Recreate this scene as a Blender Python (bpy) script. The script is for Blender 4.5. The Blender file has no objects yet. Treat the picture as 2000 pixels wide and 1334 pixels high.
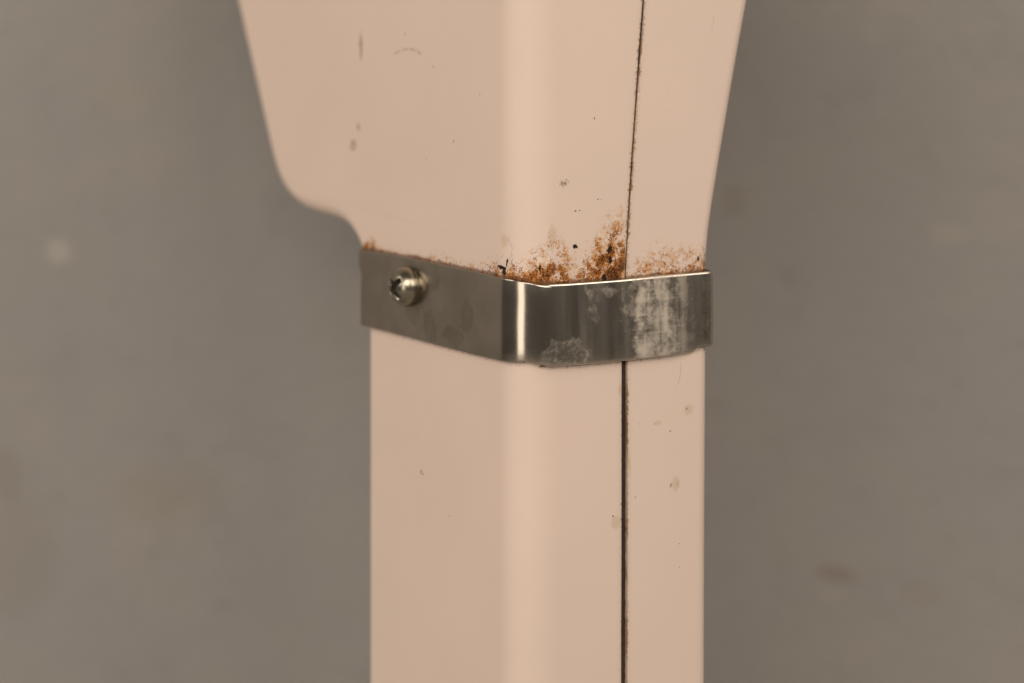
import bpy, bmesh, math, random
from mathutils import Vector, Matrix, noise as mnoise
random.seed(7)
S = bpy.context.scene
C = S.collection
MM = 0.001

# ------------------------------------------------------------------ camera
F_PX, YH, CX = 4300.0, 60.0, 1000.0        # focal length, horizon row, centre column of the 2000 px wide photograph
HC = 0.400                                  # camera height above the floor (m)
cam_d = bpy.data.cameras.new('camera')
cam = bpy.data.objects.new('camera', cam_d); C.objects.link(cam)
cam.location = (0, 0, HC); cam.rotation_euler = (math.radians(90), 0, 0)
cam_d.sensor_width = 36.0
cam_d.lens = 36.0 * F_PX / 2000.0
cam_d.shift_y = -(667.0 - YH) / 2000.0      # level camera with the lens shifted down: verticals stay parallel
cam_d.clip_start = 0.01; cam_d.clip_end = 50
cam_d.dof.use_dof = True; cam_d.dof.focus_distance = 0.459; cam_d.dof.aperture_fstop = 8.5
S.camera = cam

# ------------------------------------------------------------------ light
w = bpy.data.worlds.new('World'); S.world = w; w.use_nodes = True
w.node_tree.nodes['Background'].inputs['Color'].default_value = (1.0, 0.89, 0.78, 1)
w.node_tree.nodes['Background'].inputs['Strength'].default_value = 0.10
def area(name, loc, target, sx, sy, power, col=(1.0, 0.885, 0.77)):
    d = bpy.data.lights.new(name, 'AREA'); d.shape = 'RECTANGLE'; d.size = sx; d.size_y = sy
    d.energy = power; d.color = col
    o = bpy.data.objects.new(name, d); C.objects.link(o); o.location = loc
    o.rotation_euler = (Vector(target) - Vector(loc)).to_track_quat('-Z', 'Y').to_euler()
    return o
TGT = (0.0, 0.47, 0.34)
area('softbox_key', (0.66, -0.58, 1.00), TGT, 0.8, 0.8, 7.2)
area('softbox_front', (-0.22, -0.70, 0.95), TGT, 0.70, 0.70, 8.0)
area('softbox_side', (-0.86, -0.77, 0.42), TGT, 0.46, 1.45, 5.2)
area('added_fill', (-1.35, 0.05, 0.98), TGT, 0.8, 0.8, 7.6)  # unseen lamp added to brighten the broad face
area('softbox_top', (0.90, 0.33, 1.25), (0.03, 0.45, 0.34), 0.55, 0.55, 5.0)

S.view_settings.view_transform = 'Standard'; S.view_settings.look = 'None'
S.view_settings.exposure = 0.0; S.view_settings.gamma = 1.0
S.cycles.use_denoising = True
S.cycles.max_bounces = 8

# ------------------------------------------------------------------ frame of the leg
D0 = 0.450                                   # distance to the near vertical edge
B = math.radians(31.5)                       # turn of the leg
X0 = (1019 - CX) * D0 / F_PX
eV = Vector((math.cos(B), math.sin(B), 0)); eU = Vector((-math.sin(B), math.cos(B), 0))
P0 = Vector((X0, D0, 0))
R_NEAR, R_FAR = 8.3*MM, 3.2*MM
def ray(x, y):
    return Vector(((x - CX)/F_PX, 1.0, -(y - YH)/F_PX))
def on_plane(x, y, axis, off):
    """pixel -> (u, v, z) on the plane  axis-coordinate == off (metres), axis 'u' or 'v'"""
    e = eU if axis == 'u' else eV
    d = ray(x, y); o = Vector((0, 0, HC))
    t = (off + P0.dot(e) - o.dot(e)) / d.dot(e)
    p = o + d*t
    q = p - P0
    return q.dot(eU), q.dot(eV), p.z
def sz(x, y, side=None):
    """pixel on the painted leg -> unrolled (s, z); s < 0 on the broad face, s > 0 on the seamed face"""
    if side is None: side = 'L' if x < 1019 else 'R'
    if side == 'L':
        u, v, z = on_plane(x, y, 'v', 0.0); return -u, z
    u, v, z = on_plane(x, y, 'u', 0.0); return v, z
def sil_left(x, y, r=4.0*MM):
    k = (x - CX)/F_PX
    # X0 + r cosB - (U-r) sinB - r = k (D0 + r sinB + (U-r) cosB)
    a = X0 + r*math.cos(B) - r - k*(D0 + r*math.sin(B))
    ur = a/(math.sin(B) + k*math.cos(B))
    D = D0 + r*math.sin(B) + ur*math.cos(B)
    return ur + r, HC - (y - YH)*D/F_PX
def sil_right(x, y, r=R_FAR):
    k = (x - CX)/F_PX
    a = X0 - r*math.sin(B) + r - k*(D0 + r*math.cos(B))
    vr = -a/(math.cos(B) - k*math.sin(B))
    D = D0 + vr*math.sin(B) + r*math.cos(B)
    return vr + r, HC - (y - YH)*D/F_PX
def interp(tab, z):
    if z <= tab[0][0]: return tab[0][1]
    for (a, fa), (b, fb) in zip(tab, tab[1:]):
        if z <= b: return fa + (fb - fa)*(z - a)/(b - a)
    return tab[-1][1]

ZT = 0.47                                   # the leg goes on above the frame
left_px = [(443,-95),(465,0),(489,105),(514,215),(531,290),(543,335),(558,371),(576,395),(598,411),(625,421),
           (651,428),(669,435),(684,447),(695,462),(705,480),(713,505),(719,540),(722.5,590),(724,640)]
Lp = [sil_left(*p) for p in left_px]
UL = Lp[-1][0]
def catmull(P, n):
    out = []
    for i in range(len(P)-1):
        p0, p1, p2, p3 = P[max(i-1,0)], P[i], P[i+1], P[min(i+2,len(P)-1)]
        for k in range(n):
            t = k/n
            out.append(tuple(0.5*((2*b) + (-a+c)*t + (2*a-5*b+4*c-d)*t*t + (-a+3*b-3*c+d)*t**3) for a,b,c,d in zip(p0,p1,p2,p3)))
    out.append(P[-1]); return out
sl = (Lp[0][0]-Lp[1][0])/(Lp[0][1]-Lp[1][1])
top = (Lp[0][0] + sl*(ZT-Lp[0][1]), ZT)
prof = catmull([top] + Lp, 7)
prof += [(UL, z) for z in (0.325, 0.31, 0.29, 0.27, 0.25, 0.2, 0.12, 0.05, 0.0)]
prof = prof[::-1]                            # from the floor up
Vtab = sorted([(sil_right(x, y)[1], sil_right(x, y)[0]) for x, y in
        [(1474,-95),(1457,0),(1438,105),(1420,210),(1402,318),(1389,400),(1382,450),(1377.5,500),(1377,530),(1377,700),(1375,1000),(1374,1334)]])
vt = Vtab[-1]; vs_ = (Vtab[-1][1]-Vtab[-2][1])/(Vtab[-1][0]-Vtab[-2][0])
Vtab = [(0.0, Vtab[0][1])] + Vtab + [(ZT+.001, vt[1] + vs_*(ZT-vt[0]))]
stab = sorted([(sz(x, y)[1], sz(x, y)[0]) for x, y in
        [(1264.5,-95),(1257.5,0),(1250,100),(1243,200),(1236.5,290),(1230.5,380),(1226,460),(1222.5,530),(1221,640),(1220.5,720),(1220.5,1000),(1219.5,1334)]])
stab = [(0.0, stab[0][1])] + stab + [(ZT+.001, stab[-1][1] + (stab[-1][1]-stab[-2][1])/(stab[-1][0]-stab[-2][0])*(ZT-stab[-1][0]))]
zb_ = sz(1221, 640)[1]
gtab = [(0.0, 1.45*MM), (zb_-8*MM, 1.45*MM), (zb_, 1.3*MM), (zb_+10*MM, .24*MM), (zb_+25*MM, .28*MM), (zb_+55*MM, .42*MM), (ZT, .5*MM)]

# ------------------------------------------------------------------ node helpers
class NT:
    def __init__(self, name):
        self.m = bpy.data.materials.new(name); self.m.use_nodes = True
        self.t = self.m.node_tree; self.n = self.t.nodes; self.p = self.n['Principled BSDF']
    def link(self, a, b): self.t.links.new(a, b)
    def put(self, sock, v):
        if hasattr(v, 'is_output'): self.link(v, sock)
        elif v is not None: sock.default_value = v
    def math(self, op, a, b=None, c=None, clamp=False):
        n = self.n.new('ShaderNodeMath'); n.operation = op; n.use_clamp = clamp
        for s, v in zip(n.inputs, (a, b, c)): self.put(s, v)
        return n.outputs[0]
    def mix(self, f, a, b, mode='MIX'):
        n = self.n.new('ShaderNodeMix'); n.data_type = 'RGBA'; n.blend_type = mode; n.clamp_factor = True
        self.put(n.inputs[0], f); self.put(n.inputs[6], a); self.put(n.inputs[7], b)
        return n.outputs[2]
    def fmix(self, f, a, b):
        n = self.n.new('ShaderNodeMix'); n.data_type = 'FLOAT'
        self.put(n.inputs[0], f); self.put(n.inputs[2], a); self.put(n.inputs[3], b)
        return n.outputs[0]
    def noise(self, scale, detail=3, rough=.55, vec=None, dist=0.0, col=False):
        n = self.n.new('ShaderNodeTexNoise'); n.inputs['Scale'].default_value = scale
        n.inputs['Detail'].default_value = detail; n.inputs['Roughness'].default_value = rough
        n.inputs['Distortion'].default_value = dist
        if vec is None:
            if not hasattr(self, 'oc'):
                self.oc = self.n.new('ShaderNodeTexCoord').outputs['Object']
            vec = self.oc
        self.link(vec, n.inputs['Vector'])
        return n.outputs['Color' if col else 'Fac']
    def step(self, v, a, b):
        n = self.n.new('ShaderNodeMapRange'); n.interpolation_type = 'SMOOTHSTEP'
        self.put(n.inputs['Value'], v); self.put(n.inputs['From Min'], a); self.put(n.inputs['From Max'], b)
        return n.outputs[0]
    def curve(self, v, pts, lo, hi, amp):
        """piecewise curve of v over [lo,hi], values 0..amp"""
        n = self.n.new('ShaderNodeFloatCurve'); c = n.mapping.curves[0]
        pts = sorted(pts); P = [((x-lo)/(hi-lo), y/amp) for x, y in pts]
        c.points[0].location = P[0]; c.points[1].location = P[-1]
        for q in P[1:-1]: c.points.new(*q)
        for q in c.points: q.handle_type = 'VECTOR'
        n.mapping.use_clip = True; n.mapping.update()
        x = self.math('DIVIDE', self.math('SUBTRACT', v, lo), hi-lo, clamp=True)
        self.link(x, n.inputs['Value'])
        return self.math('MULTIPLY', n.outputs[0], amp)
    def comb(self, x, y, z=0.0):
        n = self.n.new('ShaderNodeCombineXYZ')
        for s, v in zip(n.inputs, (x, y, z)): self.put(s, v)
        return n.outputs[0]
    def ellipse(self, x, y, cx, cy, rx, ry, ang=0.0, soft=.35):
        dx, dy = self.math('SUBTRACT', x, cx), self.math('SUBTRACT', y, cy)
        if ang:
            c, s = math.cos(ang), math.sin(ang)
            a = self.math('ADD', self.math('MULTIPLY', dx, c), self.math('MULTIPLY', dy, s))
            b = self.math('SUBTRACT', self.math('MULTIPLY', dy, c), self.math('MULTIPLY', dx, s))
            dx, dy = a, b
        d = self.math('ADD', self.math('POWER', self.math('DIVIDE', dx, rx), 2.0), self.math('POWER', self.math('DIVIDE', dy, ry), 2.0))
        return self.step(d, 1.0 + soft, max(0.0, 1.0 - soft))
    def total(self, L, op='MAXIMUM'):
        r = L[0]
        for v in L[1:]: r = self.math(op, r, v)
        return r
    def objxyz(self):
        tc = self.n.new('ShaderNodeTexCoord'); sp = self.n.new('ShaderNodeSeparateXYZ')
        self.link(tc.outputs['Object'], sp.inputs[0])
        return tc.outputs['Object'], sp.outputs
    def bump(self, h, dist, strength=1.0, normal=None):
        n = self.n.new('ShaderNodeBump'); n.inputs['Distance'].default_value = dist; n.inputs['Strength'].default_value = strength
        self.link(h, n.inputs['Height'])
        if normal is not None: self.link(normal, n.inputs['Normal'])
        return n.outputs[0]

# the band's edges, picked off the picture: (s, z)
def band_sz(x, y, off=-1.2*MM):
    if x < 1019:
        u, v, z = on_plane(x, y, 'v', off); return -u, z
    u, v, z = on_plane(x, y, 'u', off); return v, z
top_edge = sorted(band_sz(*p) for p in [(697,486),(760,497),(850,515),(940,535),(990,547),(1060,556),(1120,553),(1222,545.5),(1300,538),(1392,530)])
bot_edge = sorted(band_sz(*p) for p in [(712,637),(780,655),(850,674),(920,692),(985,707),(1030,710),(1063,712.5),(1078,716.5),(1150,712),(1222,705.5),(1300,697),(1362,688),(1372,680),(1392,678)])

# ------------------------------------------------------------------ materials
def wall_material():
    m = NT('wall_plaster'); o, xyz = m.objxyz(); x, z = xyz[0], xyz[2]
    n1 = m.noise(9.0, 4, .6); n2 = m.noise(24.0, 4, .6); n3 = m.noise(90, 3, .6)
    col = m.mix(m.step(n1, .35, .65), (.252,.241,.222,1), (.250,.240,.231,1))
    col = m.mix(m.math('MULTIPLY', m.step(n2, .42, .70), .7), col, (.272,.252,.226,1))
    col = m.mix(m.math('MULTIPLY', m.step(n3, .5, .8), .25), col, (.185,.170,.158,1))
    xw = m.math('ADD', x, m.math('MULTIPLY', m.math('SUBTRACT', n3, .5), .006)); zw = m.math('ADD', z, m.math('MULTIPLY', m.math('SUBTRACT', n3, .5), .005))
    for (px, py, rx, ry, c, a) in wall_spots:
        p = wall_pt(px, py)
        e = m.ellipse(xw, zw, p[0], p[1], rx, ry, 0, .9)
        col = m.mix(m.math('MULTIPLY', e, a), col, c)
    m.put(m.p.inputs['Base Color'], col); m.p.inputs['Roughness'].default_value = .75
    m.link(m.bump(m.noise(140, 5, .65), .0008, .5), m.p.inputs['Normal'])
    return m.m
YW = 0.63
def wall_pt(x, y): d = ray(x, y)*YW; return d.x, HC + d.z
wall_spots = [(112,492,.0034,.0034,(.42,.40,.34,1),.40),(1630,1122,.0062,.0024,(.17,.095,.07,1),.34),(1622,1165,.0025,.0022,(.32,.27,.24,1),.30),
    (1850,458,.006,.003,(.33,.31,.25,1),.28),(1432,395,.004,.004,(.14,.10,.08,1),.18),(12,930,.005,.008,(.15,.115,.08,1),.22),(1800,1160,.005,.004,(.24,.19,.16,1),.25),
    (240,180,.009,.003,(.27,.25,.21,1),.25),(1700,70,.003,.0025,(.3,.28,.24,1),.25),(330,960,.016,.009,(.22,.20,.16,1),.3),(40,1080,.010,.016,(.19,.16,.12,1),.2)]

def sz_above(m, s, z):
    # height over the band's top edge, as two straight runs
    a, b = top_edge[-1], interp(top_edge, 4*MM)
    k = (a[1]-b)/(a[0]-4*MM)
    c, d = top_edge[0], interp(top_edge, -4*MM)
    k2 = (c[1]-d)/(c[0]+4*MM)
    zt = m.math('MAXIMUM', m.math('ADD', m.math('MULTIPLY', s, k), b - 4*MM*k), m.math('ADD', m.math('MULTIPLY', s, k2), d + 4*MM*k2))
    return m.math('SUBTRACT', z, zt)
def paint_material():
    m = NT('painted_shell'); o, xyz = m.objxyz()
    v, u, z = xyz[0], xyz[1], xyz[2]
    s = m.math('SUBTRACT', v, u)
    lo, hi = -72*MM, 60*MM
    zt0 = min(p[1] for p in top_edge) - .001
    zt = m.math('ADD', m.curve(s, [(a, b - zt0) for a, b in top_edge], lo, hi, .02), zt0)
    hmm = m.math('DIVIDE', m.math('SUBTRACT', z, zt), MM)            # millimetres above the band
    # paint
    n_low = m.noise(28, 3, .5); n_mid = m.noise(170, 3, .6)
    col = m.mix(m.step(n_low, .3, .7), (.668,.541,.460,1), (.690,.556,.476,1))
    col = m.mix(m.math('MULTIPLY', m.step(n_mid, .58, .78), .10), col, (.60,.49,.35,1))
    # faint yellow smudges
    wob = m.math('MULTIPLY', m.math('SUBTRACT', m.noise(900, 3, .6), .5), 1.6*MM)
    wob2 = m.math('MULTIPLY', m.math('SUBTRACT', m.noise(1100, 3, .6, vec=None, dist=.4), .5), 1.4*MM)
    sd = m.math('ADD', s, wob); zd = m.math('ADD', z, wob2)
    def E(marks, soft=.35):
        L = []
        for (px, py, rx, ry, a) in marks:
            c = sz(px, py); L.append(m.ellipse(sd, zd, c[0], c[1], rx*MM, ry*MM, a, soft))
        return m.total(L)
    pale = E([(1320,945,1.0,1.6,0),(1203,1020,1.2,1.3,.5),(1078,465,1.1,2.6,0),(1228,905,.5,2.2,0),(1212,760,.5,1.2,0),(1285,826,.8,.6,0),(985,470,1.2,1.4,0),(1345,800,1.2,1.0,0)], .8)
    col = m.mix(m.math('MULTIPLY', pale, .34), col, (.44,.30,.15,1))
    grey = E([(690,283,1.5,1.2,.4),(700,248,.8,.9,-.5),(705,90,.8,3.2,0),(1102,357,1.0,.55,.3),(822,922,.5,.5,0),(1310,948,.35,.5,0),(1324,946,.3,.45,0)], .8)
    col = m.mix(m.math('MULTIPLY', grey, m.math('MULTIPLY', m.step(m.noise(1500, 2), .36, .56), .85)), col, (.22,.16,.09,1))
    arc_d = m.math('SUBTRACT', z, m.math('SUBTRACT', sz(797,96)[1], m.math('MULTIPLY', m.math('POWER', m.math('SUBTRACT', s, sz(797,96)[0]), 2.0), 28.0)))
    arc = m.math('MULTIPLY', m.step(m.math('ABSOLUTE', m.math('ADD', arc_d, m.math('MULTIPLY', wob, .6))), .35*MM, .08*MM), m.step(m.math('ABSOLUTE', m.math('SUBTRACT', s, sz(797,96)[0])), 7.5*MM, 5.5*MM))
    arc = m.math('MULTIPLY', arc, m.step(m.noise(900, 2), .44, .58))
    col = m.mix(m.math('MULTIPLY', arc, .6), col, (.24,.17,.11,1))
    # rust and grime heaped on the band
    def at(px): return sz(px, 520)[0]
    H = [(lo,.3),(at(705),1.0),(at(726),4.5),(at(745),2.2),(at(770),1.6),(at(830),2.0),(at(855),3.2),(at(880),3.2),(at(905),2.2),(at(935),2.8),(at(960),4.5),(at(985),6.0),(at(1010),5.0),(at(1040),8.0),(at(1075),13.5),
         (at(1095),12.5),(at(1120),8.0),(at(1145),10),(at(1165),13.5),(at(1190),15),(at(1208),17.5),(at(1221),15),(at(1226),4.0),(at(1245),6),(at(1262),8.5),(at(1300),8.8),(at(1340),8.0),(at(1365),7.2),(hi,6)]
    DN = [(lo,.1),(at(705),.6),(at(726),.75),(at(750),.5),(at(775),.34),(at(850),.44),(at(900),.40),(at(940),.50),(at(985),.56),(at(1020),.66),(at(1050),.70),(at(1090),.74),(at(1120),.56),(at(1140),.62),(at(1165),.85),
          (at(1190),1.0),(at(1212),.98),(at(1221),.9),(at(1225),.36),(at(1250),.44),(at(1300),.54),(at(1345),.52),(at(1365),.60),(hi,.6)]
    h = m.curve(s, H, lo, hi, 20.0); dn = m.curve(s, DN, lo, hi, 1.0)
    t = m.math('DIVIDE', hmm, h)
    fall = m.math('MULTIPLY', m.step(t, 1.05, 0.0), m.step(hmm, -3.0, -1.0))
    den = m.math('MULTIPLY', m.math('POWER', fall, .75), dn)
    vor = m.noise(430, 4, .7); fine = m.noise(1500, 4, .7); fin2 = m.noise(3400, 2, .6); clump = m.noise(330, 3, .6)
    denc = m.math('MULTIPLY', den, m.math('ADD', .45, m.math('MULTIPLY', m.step(clump, .36, .64), .75)))
    tan = m.math('MULTIPLY', m.step(den, .01, .10), m.step(m.math('ADD', vor, m.math('MULTIPLY', denc, .40)), .54, .80))
    col = m.mix(m.math('MULTIPLY', tan, .8), col, (.52,.28,.10,1))
    # pale flaked paint between the rust
    flake = m.math('MULTIPLY', m.step(m.noise(430, 2, .5, dist=.5), .60, .66), m.step(den, .10, .3))
    col = m.mix(m.math('MULTIPLY', flake, .55), col, (.78,.68,.56,1))
    den_on = m.step(den, .008, .06)
    orange = m.math('MULTIPLY', den_on, m.step(m.math('ADD', fine, m.math('MULTIPLY', denc, .36)), .655, .73))
    col = m.mix(m.math('MULTIPLY', orange, .92), col, m.mix(m.step(vor, .35, .65), (.25,.070,.014,1), (.52,.205,.04,1)))
    solid = m.math('MULTIPLY', m.step(m.math('ADD', m.math('MULTIPLY', denc, .75), m.math('MULTIPLY', m.noise(760, 3, .6), .6)), .72, .98), .8)
    col = m.mix(solid, col, m.mix(m.step(fine, .40, .62), (.16,.046,.012,1), (.47,.165,.032,1)))
    line = m.math('MULTIPLY', m.math('MULTIPLY', m.step(hmm, -3.0, -1.5), m.step(m.math('ADD', hmm, m.math('MULTIPLY', m.math('SUBTRACT', vor, .5), 2.2)), .75, .25)), m.math('ADD', .45, m.math('MULTIPLY', fine, .6)))
    col = m.mix(line, col, (.11,.050,.022,1))
    dark = m.math('MULTIPLY', den_on, m.step(m.math('ADD', fin2, m.math('MULTIPLY', denc, .27)), .70, .76))
    col = m.mix(m.math('MULTIPLY', dark, .92), col, (.035,.014,.008,1))
    # thin dirty line right where paint meets steel, above and below
    zl0 = min(p[1] for p in bot_edge) - .001
    zl = m.math('ADD', m.curve(s, [(a, b - zl0) for a, b in bot_edge], lo, hi, .02), zl0)
    hb = m.math('DIVIDE', m.math('SUBTRACT', zl, z), MM)
    low = m.math('MULTIPLY', m.math('MULTIPLY', m.step(hb, 2.2, .2), m.step(hb, -2.0, -1.0)), m.step(m.math('ADD', m.noise(1300, 3), m.math('MULTIPLY', m.step(hb, 1.8, 0), .12)), .66, .74))
    col = m.mix(m.math('MULTIPLY', low, .55), col, (.20,.12,.06,1))
    # chips down to the dark metal
    chips = E([(980,522,1.7,.45,-.1),(984,531,.75,1.0,.2),(989,515,.25,1.2,-.3),(1052,524,.3,1.0,.15),(1123,481,.52,.52,0),(1191,488,.45,.9,-.5),(1363,506,.3,.6,-.4),(1068,537,.3,.35,0),(1180,543,.5,.9,.2),(1192,507,.4,.7,0)], .25)
    col = m.mix(chips, col, (.022,.014,.010,1))
    # grime along the seam
    at_ = m.n.new('ShaderNodeAttribute'); at_.attribute_name = 'seam'
    sd_ = m.math('DIVIDE', at_.outputs['Fac'], MM)
    up = m.step(z, zb_+2*MM, zb_+6*MM)
    sn = m.noise(1300, 4, .75)
    wid = m.math('MULTIPLY', m.step(sn, .35, .8), m.fmix(up, .60, 1.0))
    grime = m.step(m.math('SUBTRACT', sd_, wid), .06, -.10)
    grime = m.math('MULTIPLY', grime, m.math('ADD', .40, m.math('MULTIPLY', m.step(m.noise(90, 2), .4, .6), .5)))
    col = m.mix(grime, col, (.16,.080,.032,1))
    halo = m.math('MULTIPLY', m.step(sd_, 1.6, 0.0), .16)
    col = m.mix(halo, col, (.42,.29,.16,1))
    m.put(m.p.inputs['Base Color'], col)
    rough = m.math('ADD', .50, m.math('MULTIPLY', m.math('MAXIMUM', m.math('MAXIMUM', orange, tan), dark), .45))
    rough = m.math('ADD', rough, m.math('MULTIPLY', m.step(n_mid, .3, .7), .06))
    m.put(m.p.inputs['Roughness'], rough); m.p.inputs['Specular IOR Level'].default_value = .20
    hgt = m.math('ADD', m.math('MULTIPLY', orange, .5), m.math('MULTIPLY', m.math('ADD', dark, chips), -.6))
    hgt = m.math('ADD', hgt, m.math('MULTIPLY', flake, .4))
    m.link(m.bump(m.math('ADD', m.math('MULTIPLY', m.noise(60, 1), .5), m.math('MULTIPLY', m.math('MULTIPLY', m.noise(2300, 2, .6), m.math('MULTIPLY', m.step(m.math('DIVIDE', sz_above(m, s, z), .010), 1.0, .0), m.step(sz_above(m, s, z), -.006, -.002))), .8)), .0003, .6), m.p.inputs['Normal'])
    return m.m

def steel_material():
    m = NT('stainless_band'); o, xyz = m.objxyz()
    v, u, z = xyz[0], xyz[1], xyz[2]
    s = m.math('SUBTRACT', v, u)
    mp = m.n.new('ShaderNodeMapping'); m.link(o, mp.inputs['Vector']); mp.inputs['Scale'].default_value = (1, 1, .06)
    mh = m.n.new('ShaderNodeMapping'); m.link(o, mh.inputs['Vector']); mh.inputs['Scale'].default_value = (.05, .05, 1)
    vst = m.noise(420, 4, .6, mp.outputs[0]); hst = m.noise(2200, 3, .6, mh.outputs[0])
    base = m.mix(m.step(m.noise(120, 3), .35, .65), (.48,.43,.365,1), (.44,.395,.335,1))
    rough = m.math('ADD', .14, m.math('MULTIPLY', hst, .06))
    wob = m.math('MULTIPLY', m.math('SUBTRACT', m.noise(300, 4, .6), .5), 5.5*MM)
    wob2 = m.math('MULTIPLY', m.math('SUBTRACT', m.noise(340, 4, .6, dist=.3), .5), 5.0*MM)
    sd, zd = m.math('ADD', s, wob), m.math('ADD', z, wob2)
    def E(marks, soft=.15, wobble=True):
        L = []
        for (px, py, rx, ry, a) in marks:
            c = band_sz(px, py); L.append(m.ellipse(sd if wobble else s, zd if wobble else z, c[0], c[1], rx*MM, ry*MM, a, soft))
        return m.total(L)
    # broad dried smear on the seamed face
    edge = m.math('ADD', band_sz(1242, 620)[0], m.math('MULTIPLY', m.math('SUBTRACT', m.noise(200, 5, .7), .5), 15*MM))
    smear = m.step(s, m.math('SUBTRACT', edge, 2.2*MM), m.math('ADD', edge, 2.0*MM))
    mot = m.noise(900, 4, .75); mot2 = m.noise(240, 4, .7); hl = m.noise(1500, 3, .7, mh.outputs[0])
    body = m.math('ADD', m.math('MULTIPLY', vst, .6), m.math('ADD', m.math('MULTIPLY', mot2, .75), m.math('ADD', m.math('MULTIPLY', mot, .42), m.math('MULTIPLY', hl, .25))))
    prof_s = m.curve(s, [(0.0,.0),(band_sz(1235,600)[0],.62),(band_sz(1262,600)[0],.80),(band_sz(1292,600)[0],.66),(band_sz(1312,600)[0],.78),(band_sz(1335,600)[0],.55),(band_sz(1352,600)[0],.30),(band_sz(1374,600)[0],.10),(band_sz(1382,600)[0],.14),(.06,.10)], 0.0, .06, 1.0)
    body = m.math('MULTIPLY', m.step(body, .80, 1.20), 1.0)
    body = m.math('MULTIPLY', m.math('ADD', .14, m.math('MULTIPLY', body, 1.08)), prof_s)
    smear = m.math('MULTIPLY', smear, m.math('MULTIPLY', body, .88))
    top_drip = m.math('MULTIPLY', E([(1163,600,1.2,4.0,.25),(1180,572,3.6,1.3,0),(1240,585,1.4,3.2,-.2),(1222,575,1.0,1.8,0)], .7), m.math('ADD', .08, m.math('MULTIPLY', m.step(mot2, .35, .65), .36)))
    ring = E([(1112,690,5.2,2.7,.1),(1140,692,2.4,2.2,0)], .55); ringin = E([(1108,690,4.6,2.3,.1),(1138,692,1.9,1.7,0)], .5)
    blot = m.math('MULTIPLY', ring, m.math('ADD', .10, m.math('MULTIPLY', m.math('ADD', m.math('SUBTRACT', 1.0, ringin), m.step(m.noise(1100, 4, .75), .46, .66)), .22)))
    clearz = E([(1190,645,4.2,7.0,.12)], .9)
    refl_haze = m.math('MULTIPLY', m.step(s, band_sz(1070,600)[0], band_sz(1125,600)[0]), m.math('ADD', .015, m.math('MULTIPLY', m.step(m.noise(150, 3, .6, mp.outputs[0]), .35, .68), .16)))  # thin haze, its streaks painted in for varied room reflections
    film_refl = m.total([smear, top_drip, blot, refl_haze])  # dried smears together with the painted reflection streaks
    film_refl = m.math('MULTIPLY', film_refl, m.math('SUBTRACT', 1.0, m.math('MULTIPLY', clearz, .45)))
    specks = m.math('MULTIPLY', m.step(m.noise(1500, 2, .5), .73, .76), m.step(s, band_sz(1100,600)[0], band_sz(1150,600)[0]))
    film_refl = m.math('MAXIMUM', film_refl, m.math('MULTIPLY', specks, .6))
    # darker dried drops and run marks on the broad face
    drops = m.math('MULTIPLY', E([(846,548,1.7,2.3,0),(880,655,4.6,1.9,0),(835,640,2.6,3.8,.4),(905,615,2.6,3.4,0),(800,606,3.6,2.6,0)], .12), m.math('ADD', .18, m.math('MULTIPLY', m.step(mot2, .35, .65), .2)))
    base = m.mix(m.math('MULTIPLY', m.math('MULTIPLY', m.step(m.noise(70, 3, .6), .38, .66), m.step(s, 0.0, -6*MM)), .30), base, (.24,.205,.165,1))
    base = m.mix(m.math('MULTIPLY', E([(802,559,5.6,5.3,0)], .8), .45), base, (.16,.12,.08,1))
    base = m.mix(drops, base, (.22,.19,.15,1))
    rough = m.math('ADD', rough, m.math('MULTIPLY', m.step(s, 0.0, -4*MM), .0))
    m.put(m.p.inputs['Base Color'], m.mix(film_refl, base, (.57,.505,.415,1)))
    m.put(m.p.inputs['Metallic'], m.math('SUBTRACT', 1.0, m.math('MULTIPLY', film_refl, .92)))
    m.put(m.p.inputs['Roughness'], m.math('ADD', rough, m.math('MULTIPLY', film_refl, .35)))
    m.p.inputs['Anisotropic'].default_value = .35
    hh = m.math('ADD', m.math('MULTIPLY', m.noise(55, 2), 1.0), m.math('MULTIPLY', hst, .03))
    m.link(m.bump(hh, .0005, .4), m.p.inputs['Normal'])
    return m.m

def simple(name, col, rough, metal=0.0, nscale=600, var=.35):
    m = NT(name); n = m.noise(nscale, 4, .65)
    m.put(m.p.inputs['Base Color'], m.mix(m.math('MULTIPLY', m.step(n, .35, .7), var), col + (1,), tuple(c*.35 for c in col) + (1,)))
    m.put(m.p.inputs['Roughness'], m.math('ADD', rough, m.math('MULTIPLY', n, .12))); m.p.inputs['Metallic'].default_value = metal
    m.link(m.bump(n, .00015, .3), m.p.inputs['Normal'])
    return m.m
M_WALL = wall_material(); M_PAINT = paint_material(); M_STEEL = steel_material()
M_SCREW = simple('nickel_screw', (.36,.325,.25), .19, 1.0, 500, .12)
M_GRIME = simple('packed_grime', (.045,.030,.022), .85, 0.0, 900, .6)
M_RECESS = simple('recess_dark', (.025,.021,.016), .8, .0, 900, .5)  # near-black colour for the faces of the cross recess
M_SPECK = simple('dirt_and_notch_shade', (.13,.085,.05), .85, 0.0, 900, .6)  # dirt colour, also used for the painted notch shadow under the band
M_RUST = simple('rust_crumbs', (.30,.105,.028), .9, 0.0, 1400, .8)

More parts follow.
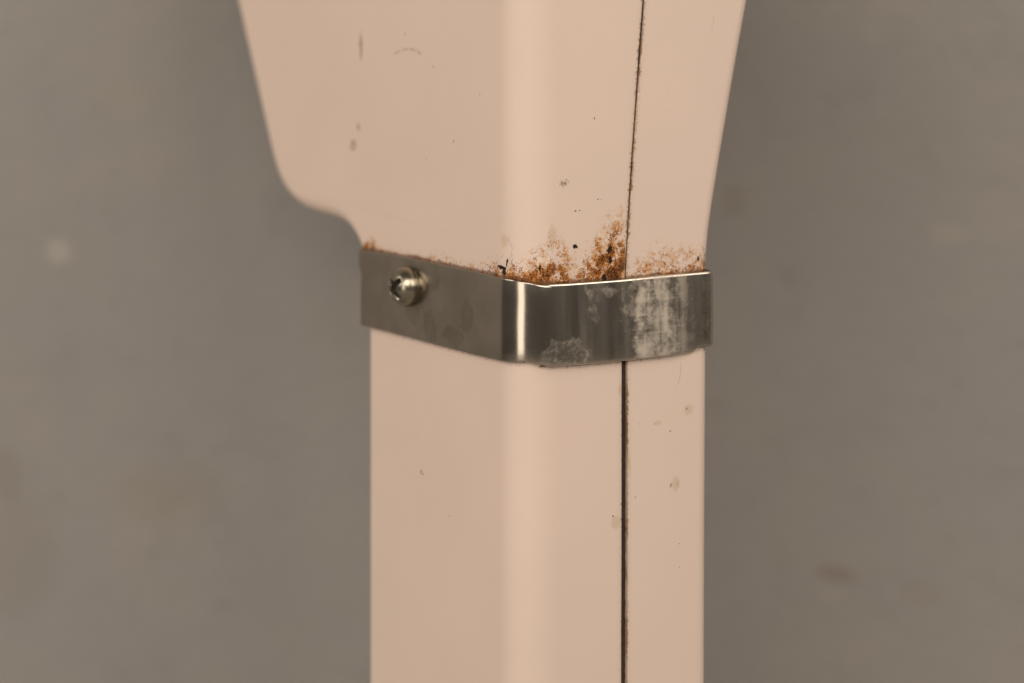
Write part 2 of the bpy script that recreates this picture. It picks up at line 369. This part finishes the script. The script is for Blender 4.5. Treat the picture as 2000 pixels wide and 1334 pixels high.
# ------------------------------------------------------------------ building helpers
def mesh_obj(name, verts, faces, mat, parent=None, smooth=True, angle=None, mats=None, midx=None):
    me = bpy.data.meshes.new(name); me.from_pydata(verts, [], faces); 
    for mt in (mats or [mat]): me.materials.append(mt)
    if midx:
        for p, i in zip(me.polygons, midx): p.material_index = i
    bm = bmesh.new(); bm.from_mesh(me); bmesh.ops.recalc_face_normals(bm, faces=bm.faces); bm.to_mesh(me); bm.free()
    if smooth:
        for p in me.polygons: p.use_smooth = True
        if angle: me.set_sharp_from_angle(angle=math.radians(angle))
    o = bpy.data.objects.new(name, me); C.objects.link(o)
    if parent: o.parent = parent
    return o

# ------------------------------------------------------------------ the setting
def slab(name, x0, x1, y0, y1, z0, z1):
    v = [(x, y, z) for x in (x0, x1) for y in (y0, y1) for z in (z0, z1)]
    f = [(0,1,3,2),(4,6,7,5),(0,4,5,1),(2,3,7,6),(0,2,6,4),(1,5,7,3)]
    o = mesh_obj(name, v, f, M_WALL, smooth=False); o['kind'] = 'structure'; return o
slab('wall', -2.2, 2.2, YW, YW+.1, -.1, 2.2)
slab('floor', -2.2, 2.2, -1.2, YW-.0005, -.1, 0.0)

# ------------------------------------------------------------------ the leg
leg = bpy.data.objects.new('furniture_leg', None); C.objects.link(leg)
leg.location = P0; leg.rotation_euler = (0, 0, B)          # local x = v, y = u, z up
leg['label'] = 'pale pink painted leg flaring above a screwed steel band, rust along its top edge'
leg['category'] = 'leg'

N = len(prof)
nrm = []
for i in range(N):
    a, b = prof[max(i-1, 0)], prof[min(i+1, N-1)]
    du, dz = b[0]-a[0], b[1]-a[1]; l = math.hypot(du, dz)
    nrm.append((-dz/l, du/l))                               # inward (towards smaller u)
def ring(dR, dL, vR, vL):
    """closed ring of (v,u,z): front column upward, rear column downward; dR,dL insets; vR,vL functions of z"""
    out = []
    for (u, z) in prof: out.append((vR(z), dR, z))
    for i in range(N-1, -1, -1):
        u, z = prof[i]; nu, nz = nrm[i]
        zz = min(max(z + nz*dL, 0.0), ZT) if 0 < i < N-1 else z
        out.append((vL(zz), u + nu*dL, zz))
    return out
Vf = lambda z: interp(Vtab, z)
sf = lambda z: interp(stab, z); gf = lambda z: interp(gtab, z)
def build_half(near):
    rings, seam = [], []
    K = 10
    RL = 4.0*MM
    def add(dR, dL, f, g, sdist):
        r = ring(dR, dL, f, g); rings.append(r); seam.append(sdist)
    if near:
        rR, rL = R_NEAR, RL
        edge = lambda z: sf(z) - gf(z)/2
        add(rR + 1.0*MM, rL + .6*MM, lambda z: 0.0, lambda z: 0.0, None)
        for k in range(K+1):
            p = math.pi/2*k/K
            cR, cL = rR*(1-math.sin(p)), rL*(1-math.sin(p)); hR, hL = rR*(1-math.cos(p)), rL*(1-math.cos(p))
            add(cR, cL, lambda z, h=hR: h, lambda z, h=hL: h, None)
        sg = -1
    else:
        rR = rL = R_FAR
        edge = lambda z: sf(z) + gf(z)/2
        add(rR + .8*MM, rL + .6*MM, Vf, Vf, None)
        for k in range(K+1):
            p = math.pi/2*k/K
            c = rR*(1-math.sin(p)); h = rR*(1-math.cos(p))
            add(c, c, lambda z, h=h: Vf(z)-h, lambda z, h=h: Vf(z)-h, None)
        sg = 1
    for d in (4.0*MM, 2.0*MM, .8*MM):
        add(0, 0, lambda z, d=d: edge(z) + sg*d, lambda z, d=d: edge(z) + sg*d, d)
    e = .22*MM
    for k in range(4):
        p = math.pi/2*k/3
        add(e*(1-math.cos(p)), e*(1-math.cos(p)), lambda z, q=e*(1-math.sin(p)): edge(z) + sg*q, lambda z, q=e*(1-math.sin(p)): edge(z) + sg*q, e*(1-math.sin(p)))
    add(3*MM, 3*MM, edge, edge, 0.0)
    n = len(rings[0]); verts = [p for r in rings for p in r]; faces = []
    for i in range(len(rings)-1):
        for j in range(n):
            k = (j+1) % n
            faces.append((i*n+j, i*n+k, (i+1)*n+k, (i+1)*n+j))
    for i in range(N-1):                                    # broad flat face
        faces.append((i, i+1, n-2-i, n-1-i))
    o = mesh_obj('shell_half', verts, faces, M_PAINT, leg, angle=50)
    at_ = o.data.attributes.new('seam', 'FLOAT', 'POINT')
    vals = []
    for r, sd in zip(rings, seam):
        for p in r: vals.append(sd if sd is not None else max(4.0*MM, abs(p[0] - edge(p[2]))))
    at_.data.foreach_set('value', vals)
    return o
build_half(True); build_half(False)

# dirt packed in the seam, set back from the surface, uneven
def build_filler():
    zs = [i*.0012 for i in range(int((ZT-.002)/.0012))]
    verts, faces = [], []
    for i, z in enumerate(zs):
        g = gf(z)/2 + .15*MM; c = sf(z)
        up = 1 if z > zb_ else 0
        for k in range(5):
            t = -1 + k/2
            dep = (.32 if up else .85) + .30*mnoise.noise((z*900, k*1.7, 0)) + .15*mnoise.noise((z*2500, k*2.7, 3))
            verts.append((c + t*g, max(.12, dep)*MM, z))
        verts.append((c + g, 4*MM, z)); verts.append((c - g, 4*MM, z))
    for i in range(len(zs)-1):
        for k in range(7):
            a, b = k, (k+1) % 7
            faces.append((i*7+a, i*7+b, (i+1)*7+b, (i+1)*7+a))
    faces.append(tuple(range(7))); faces.append(tuple((len(zs)-1)*7+k for k in range(7)))
    mesh_obj('seam_filler', verts, faces, M_GRIME, leg)
build_filler()

# ------------------------------------------------------------------ the steel band
def build_band():
    GAP, T = .12*MM, .75*MM
    Vb, Ub = Vf(.33) + 1.2*MM, UL + 1.2*MM
    f = -(GAP + T)                                          # outer faces of the two visible sides
    # outer path, anticlockwise: rear-left -> along broad face -> front edge -> seamed face -> rear right -> back
    path = []
    def arc(cu, cv, r, a0, a1, n):
        for k in range(n+1):
            a = a0 + (a1-a0)*k/n
            path.append((cv + r*math.cos(a), cu + r*math.sin(a), math.cos(a), math.sin(a)))   # (v,u,nv,nu)
    def line(p, q, n):
        for k in range(1, n):
            t = k/n; path.append((p[0]+(q[0]-p[0])*t, p[1]+(q[1]-p[1])*t, p[2], p[3]))
    rf, rs = R_NEAR + GAP + T - .6*MM, 2.6*MM
    pi = math.pi
    arc(Ub-rs, f+rs, rs, pi/2, pi, 8)
    p = path[-1]; line(p, (f, f+rf), 40)
    arc(f+rf, f+rf, rf, pi, 1.5*pi, 24)
    p = path[-1]; line(p, (Vb-rs, f), 56)
    arc(f+rs, Vb-rs, rs, 1.5*pi, 2*pi, 8)
    p = path[-1]; line(p, (Vb, Ub-rs), 12)
    arc(Ub-rs, Vb-rs, rs, 0, pi/2, 6)
    p = path[-1]; line(p, (f+rs, Ub), 12)
    verts, faces = [], []
    n = 0
    for (v, u, nv, nu) in path:
        s = v - u
        if u > f + rf and v > f + rf: s = None
        if s is None:
            zt, zb = interp(top_edge, 1), interp(bot_edge, 1)
            tt = min(1, max(0, (v - f)/(Vb - f))) if u > Ub - 2*rs else 1.0
            zt = zt*tt + interp(top_edge, -1)*(1-tt); zb = zb*tt + interp(bot_edge, -1)*(1-tt)
        else:
            zt, zb = interp(top_edge, s), interp(bot_edge, s)
        zt += .06*MM*mnoise.noise((s or 0, 3, 0)) ; 
        rt = T*.95; 
        lip = min(1, max(0, ((s or 0) - 2*MM)/(4*MM)))       # rolled edges show on the seamed face
        er = T*(.30 + .62*lip)
        prof_ = []
        for k in range(6):                                   # top edge, from inside to outer face
            a = pi/2*k/5
            prof_.append((-er + er*math.sin(a), zt - er + er*math.cos(a)))
        prof_[0] = (-er, zt)
        for k in range(1, 6): prof_.append((.10*MM*math.sin(pi*k/6), zt - er + (zb - zt + 2*er)*k/6))
        for k in range(6):
            a = pi/2*k/5
            prof_.append((-er + er*math.cos(a), zb + er - er*math.sin(a)))
        prof_.append((-T, zb)); prof_.append((-T, zt))
        so = .55*MM*lip*(1 if s is None else min(1, max(0, (Vb - 3*MM - s)/(8*MM)))) + .28*MM*(1 - lip)*(0 if s is None else 1)
        prof_ = [(d + so*(zt - z)/(zt - zb), z) for d, z in prof_]
        if path.index((v, u, nv, nu)) < 16:
            fl = lambda z: (.35*MM + 1.0*MM*min(1, max(0, (z - (zt - 5.2*MM))/(2.2*MM))))*max(0, 1 - path.index((v, u, nv, nu))/16)
            prof_ = [(d + fl(z), z) for d, z in prof_]
        n = len(prof_)
        for (d, z) in prof_: verts.append((v + nv*d, u + nu*d, z))
    P = len(path)
    for i in range(P):
        j = (i+1) % P
        for k in range(n):
            l = (k+1) % n
            faces.append((i*n+k, i*n+l, j*n+l, j*n+k))
    return mesh_obj('clamp_band', verts, faces, M_STEEL, leg, angle=40), f
band, F_OUT = build_band()

# ------------------------------------------------------------------ the screw
def build_screw():
    u, v, z = on_plane(800, 559, 'v', F_OUT)
    RH, HH = 4.5*MM, 3.9*MM
    nr, na = 64, 144
    rot = math.radians(38)
    verts, faces, midx = [], [], []
    def dome(r):
        t = r/RH
        return HH*(1 - t**2.6)**.55 if t < 1 else 0.0
    def recess(x, y):
        c, s = math.cos(rot), math.sin(rot); a, b = abs(c*x + s*y), abs(-s*x + c*y)
        if a < b: a, b = b, a
        L, W = 3.0*MM, .82*MM
        core = 1.35*MM
        d1 = max(a - L, b - W*(1.05 - .25*a/L)); d2 = (a + b) - core*1.45
        return min(d1, d2)
    verts.append((0, 0, 0)); 
    radii = [RH*(i/nr)**.9 for i in range(1, nr+1)]
    def hgt(x, y):
        r = math.hypot(x, y); h = dome(min(r, RH*.9999)); d = recess(x, y)
        dep = min(1, max(0, (-d + .06*MM)/(.22*MM))); dep = dep*dep*(3-2*dep)
        return h - dep*(2.3*MM*max(.25, 1 - r/(3.4*MM))), dep
    deps = []
    h, dp = hgt(0, 0); verts[0] = (0, 0, h); deps.append(dp)
    for r in radii:
        for k in range(na):
            a = 2*math.pi*k/na; x, y = r*math.cos(a), r*math.sin(a)
            h, dp = hgt(x, y); verts.append((x, y, h + .45*MM)); deps.append(dp)
    verts[0] = (0, 0, verts[0][2] + .45*MM)
    for rr, zz in ((RH, .12*MM), (RH*.96, 0.0), (RH*.6, -.25*MM)):
        for k in range(na):
            a = 2*math.pi*k/na; verts.append((rr*math.cos(a), rr*math.sin(a), zz)); deps.append(0)
    for k in range(na):
        faces.append((0, 1+k, 1+(k+1) % na))
    rows = nr + 3
    for i in range(rows-1):
        for k in range(na):
            l = (k+1) % na
            faces.append((1+i*na+k, 1+i*na+l, 1+(i+1)*na+l, 1+(i+1)*na+k))
    midx = [1 if sum(deps[q] for q in f)/len(f) > .55 else 0 for f in faces]
    # local screw z -> -v (outward), x -> u, y -> z
    verts = [(F_OUT - p[2], u - p[0], z + p[1]) for p in verts]
    mesh_obj('screw', verts, faces, None, band, angle=60, mats=[M_SCREW, M_RECESS], midx=midx)
build_screw()

# ------------------------------------------------------------------ crumbs of rust lying along the band's top edge
def build_crumbs():
    verts, faces = [], []
    spots = [(1035,20,6),(1075,40,12),(1160,30,14),(1195,35,22),(1300,45,9),(1350,25,7),(990,14,5)]
    for _ in range(620):
        cx, sd, hh = random.choice(spots)
        px = random.gauss(cx, sd)
        if not 975 < px < 1372 or 1217 < px < 1226: continue
        c = sz(px, 520); s = c[0]
        zt = interp(top_edge, s)
        z = zt - .3*MM + abs(random.gauss(0, hh*.11))*MM
        if s < 0: v, u, n = 0.0, -s, (-1, 0)
        else: v, u, n = s, 0.0, (0, -1)
        if u < R_NEAR and v < R_NEAR:                        # on the rounded edge
            a = max(0, min(1, (s + R_NEAR)/(2*R_NEAR)))*math.pi/2 + math.pi
            v, u, n = R_NEAR + R_NEAR*math.cos(a), R_NEAR + R_NEAR*math.sin(a), (math.cos(a), math.sin(a))
        r = random.uniform(.05, .17)*MM*(1.35 if random.random() < .12 else 1)
        base = len(verts); tv = Vector((-n[1], n[0], 0)); nv = Vector((n[0], n[1], 0)); zv = Vector((0, 0, 1))
        ctr = Vector((v, u, z))
        K = 6; st = random.uniform(.6, 1.7); ph = random.uniform(0, 6)
        for k in range(K):
            a = 2*math.pi*k/K + ph; q = r*random.uniform(.6, 1.3)
            verts.append(tuple(ctr + tv*q*math.cos(a)*st + zv*q*math.sin(a)/st - nv*.02*MM))
        verts.append(tuple(ctr + nv*r*random.uniform(.5, .9) + tv*r*random.uniform(-.3, .3) + zv*r*random.uniform(-.3, .3)))
        for k in range(K): faces.append((base+k, base+(k+1) % K, base+K))
    o = mesh_obj('rust_crumbs', verts, faces, M_RUST, leg, smooth=False); o['kind'] = 'stuff'
build_crumbs()

# ------------------------------------------------------------------ specks of dirt stuck to the paint, plus one fleck painting the band's notch shadow
def build_specks():
    verts, faces = [], []
    L = [(791,66,.28,.28),(1161,231,.18,.28),(886,276,.2,.25),(833,309,.25,.13),(1043,319,.12,.6),(1168,389,.2,.2),(1174,390,.12,.12),
         (1278,828,.17,.17),(1309,842,.22,.22),(1341,798,.2,.2),(1241,971,.16,.16),(1197,1008,.26,.2),(1327,1062,.15,.17),(1327,1108,.15,.17),(826,926,.3,.2),
         (1076,104,.14,.16),(937,185,.16,.3),(846,130,.2,.28),(1010,30,.18,.25),(1247,828,.14,.14),(878,1008,.2,.18),(848,133,.2,.12),(1124,412,.3,.2),(1132,411,.2,.18),
         (1079,900,.1,.1),(1060,715,1.0,.28),(1247,530,.2,.2),(1080,330,.1,.14),(1300,215,.1,.1),(1228,395,.2,.2)]  # the wide fleck under the band is its notch shadow, painted as a dark speck
    for _ in range(60): L.append((random.uniform(760,1370), random.uniform(20,1320), .06, .06))
    for _ in range(70):
        x = random.uniform(730, 985); L.append((x, 497 + (x-760)*.212 - abs(random.gauss(0,8)), random.uniform(.1,.28), random.uniform(.06,.16)))
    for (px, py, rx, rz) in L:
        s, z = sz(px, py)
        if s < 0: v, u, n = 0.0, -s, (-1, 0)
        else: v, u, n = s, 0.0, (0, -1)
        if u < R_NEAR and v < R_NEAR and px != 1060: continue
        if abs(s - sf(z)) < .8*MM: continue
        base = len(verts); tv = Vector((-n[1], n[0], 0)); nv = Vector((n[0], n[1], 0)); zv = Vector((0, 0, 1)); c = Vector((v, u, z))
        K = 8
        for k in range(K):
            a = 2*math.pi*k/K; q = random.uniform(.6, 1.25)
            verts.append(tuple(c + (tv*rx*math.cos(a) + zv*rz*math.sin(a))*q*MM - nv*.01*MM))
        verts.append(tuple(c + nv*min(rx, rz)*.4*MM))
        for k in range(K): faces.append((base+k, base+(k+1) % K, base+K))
    # fine hairs: (list of pixels)
    for pts in ([(1394,30),(1394,38),(1392,48),(1391,58),(1390,70)],[(1329,700),(1330,720),(1327,744),(1320,756),(1317,768)],[(697,243),(701,247),(704,252)],
                [(764,105),(772,103),(781,98),(790,95),(800,95),(812,95),(822,99),(829,104)],[(1259,536),(1263,524),(1262,514),(1257,508)],[(996,455),(993,470),(1001,484),(998,500),(990,512)],[(1301,168),(1303,176),(1305,186)]):
        P = []
        for (x, y) in pts:
            s, z = sz(x, y); P.append((Vector((s, 0, z)) if s > 0 else Vector((0, -s, z)), Vector((0,-1,0)) if s > 0 else Vector((-1,0,0))))
        r = .022*MM; base = len(verts)
        for i, (p, n) in enumerate(P):
            d = (P[min(i+1,len(P)-1)][0] - P[max(i-1,0)][0]).normalized(); sd = d.cross(n).normalized()
            w_ = r*(1 if 0 < i < len(P)-1 else .3)*random.uniform(.5, 1.6)
            verts += [tuple(p + sd*w_ - n*.005*MM), tuple(p + n*w_), tuple(p - sd*w_ - n*.005*MM)]
        for i in range(len(P)-1):
            for k in range(2):
                a = base + i*3 + k; faces.append((a, a+1, a+4, a+3))
    o = mesh_obj('dirt_and_shade_specks', verts, faces, M_SPECK, leg, smooth=False); o['kind'] = 'stuff'
build_specks()
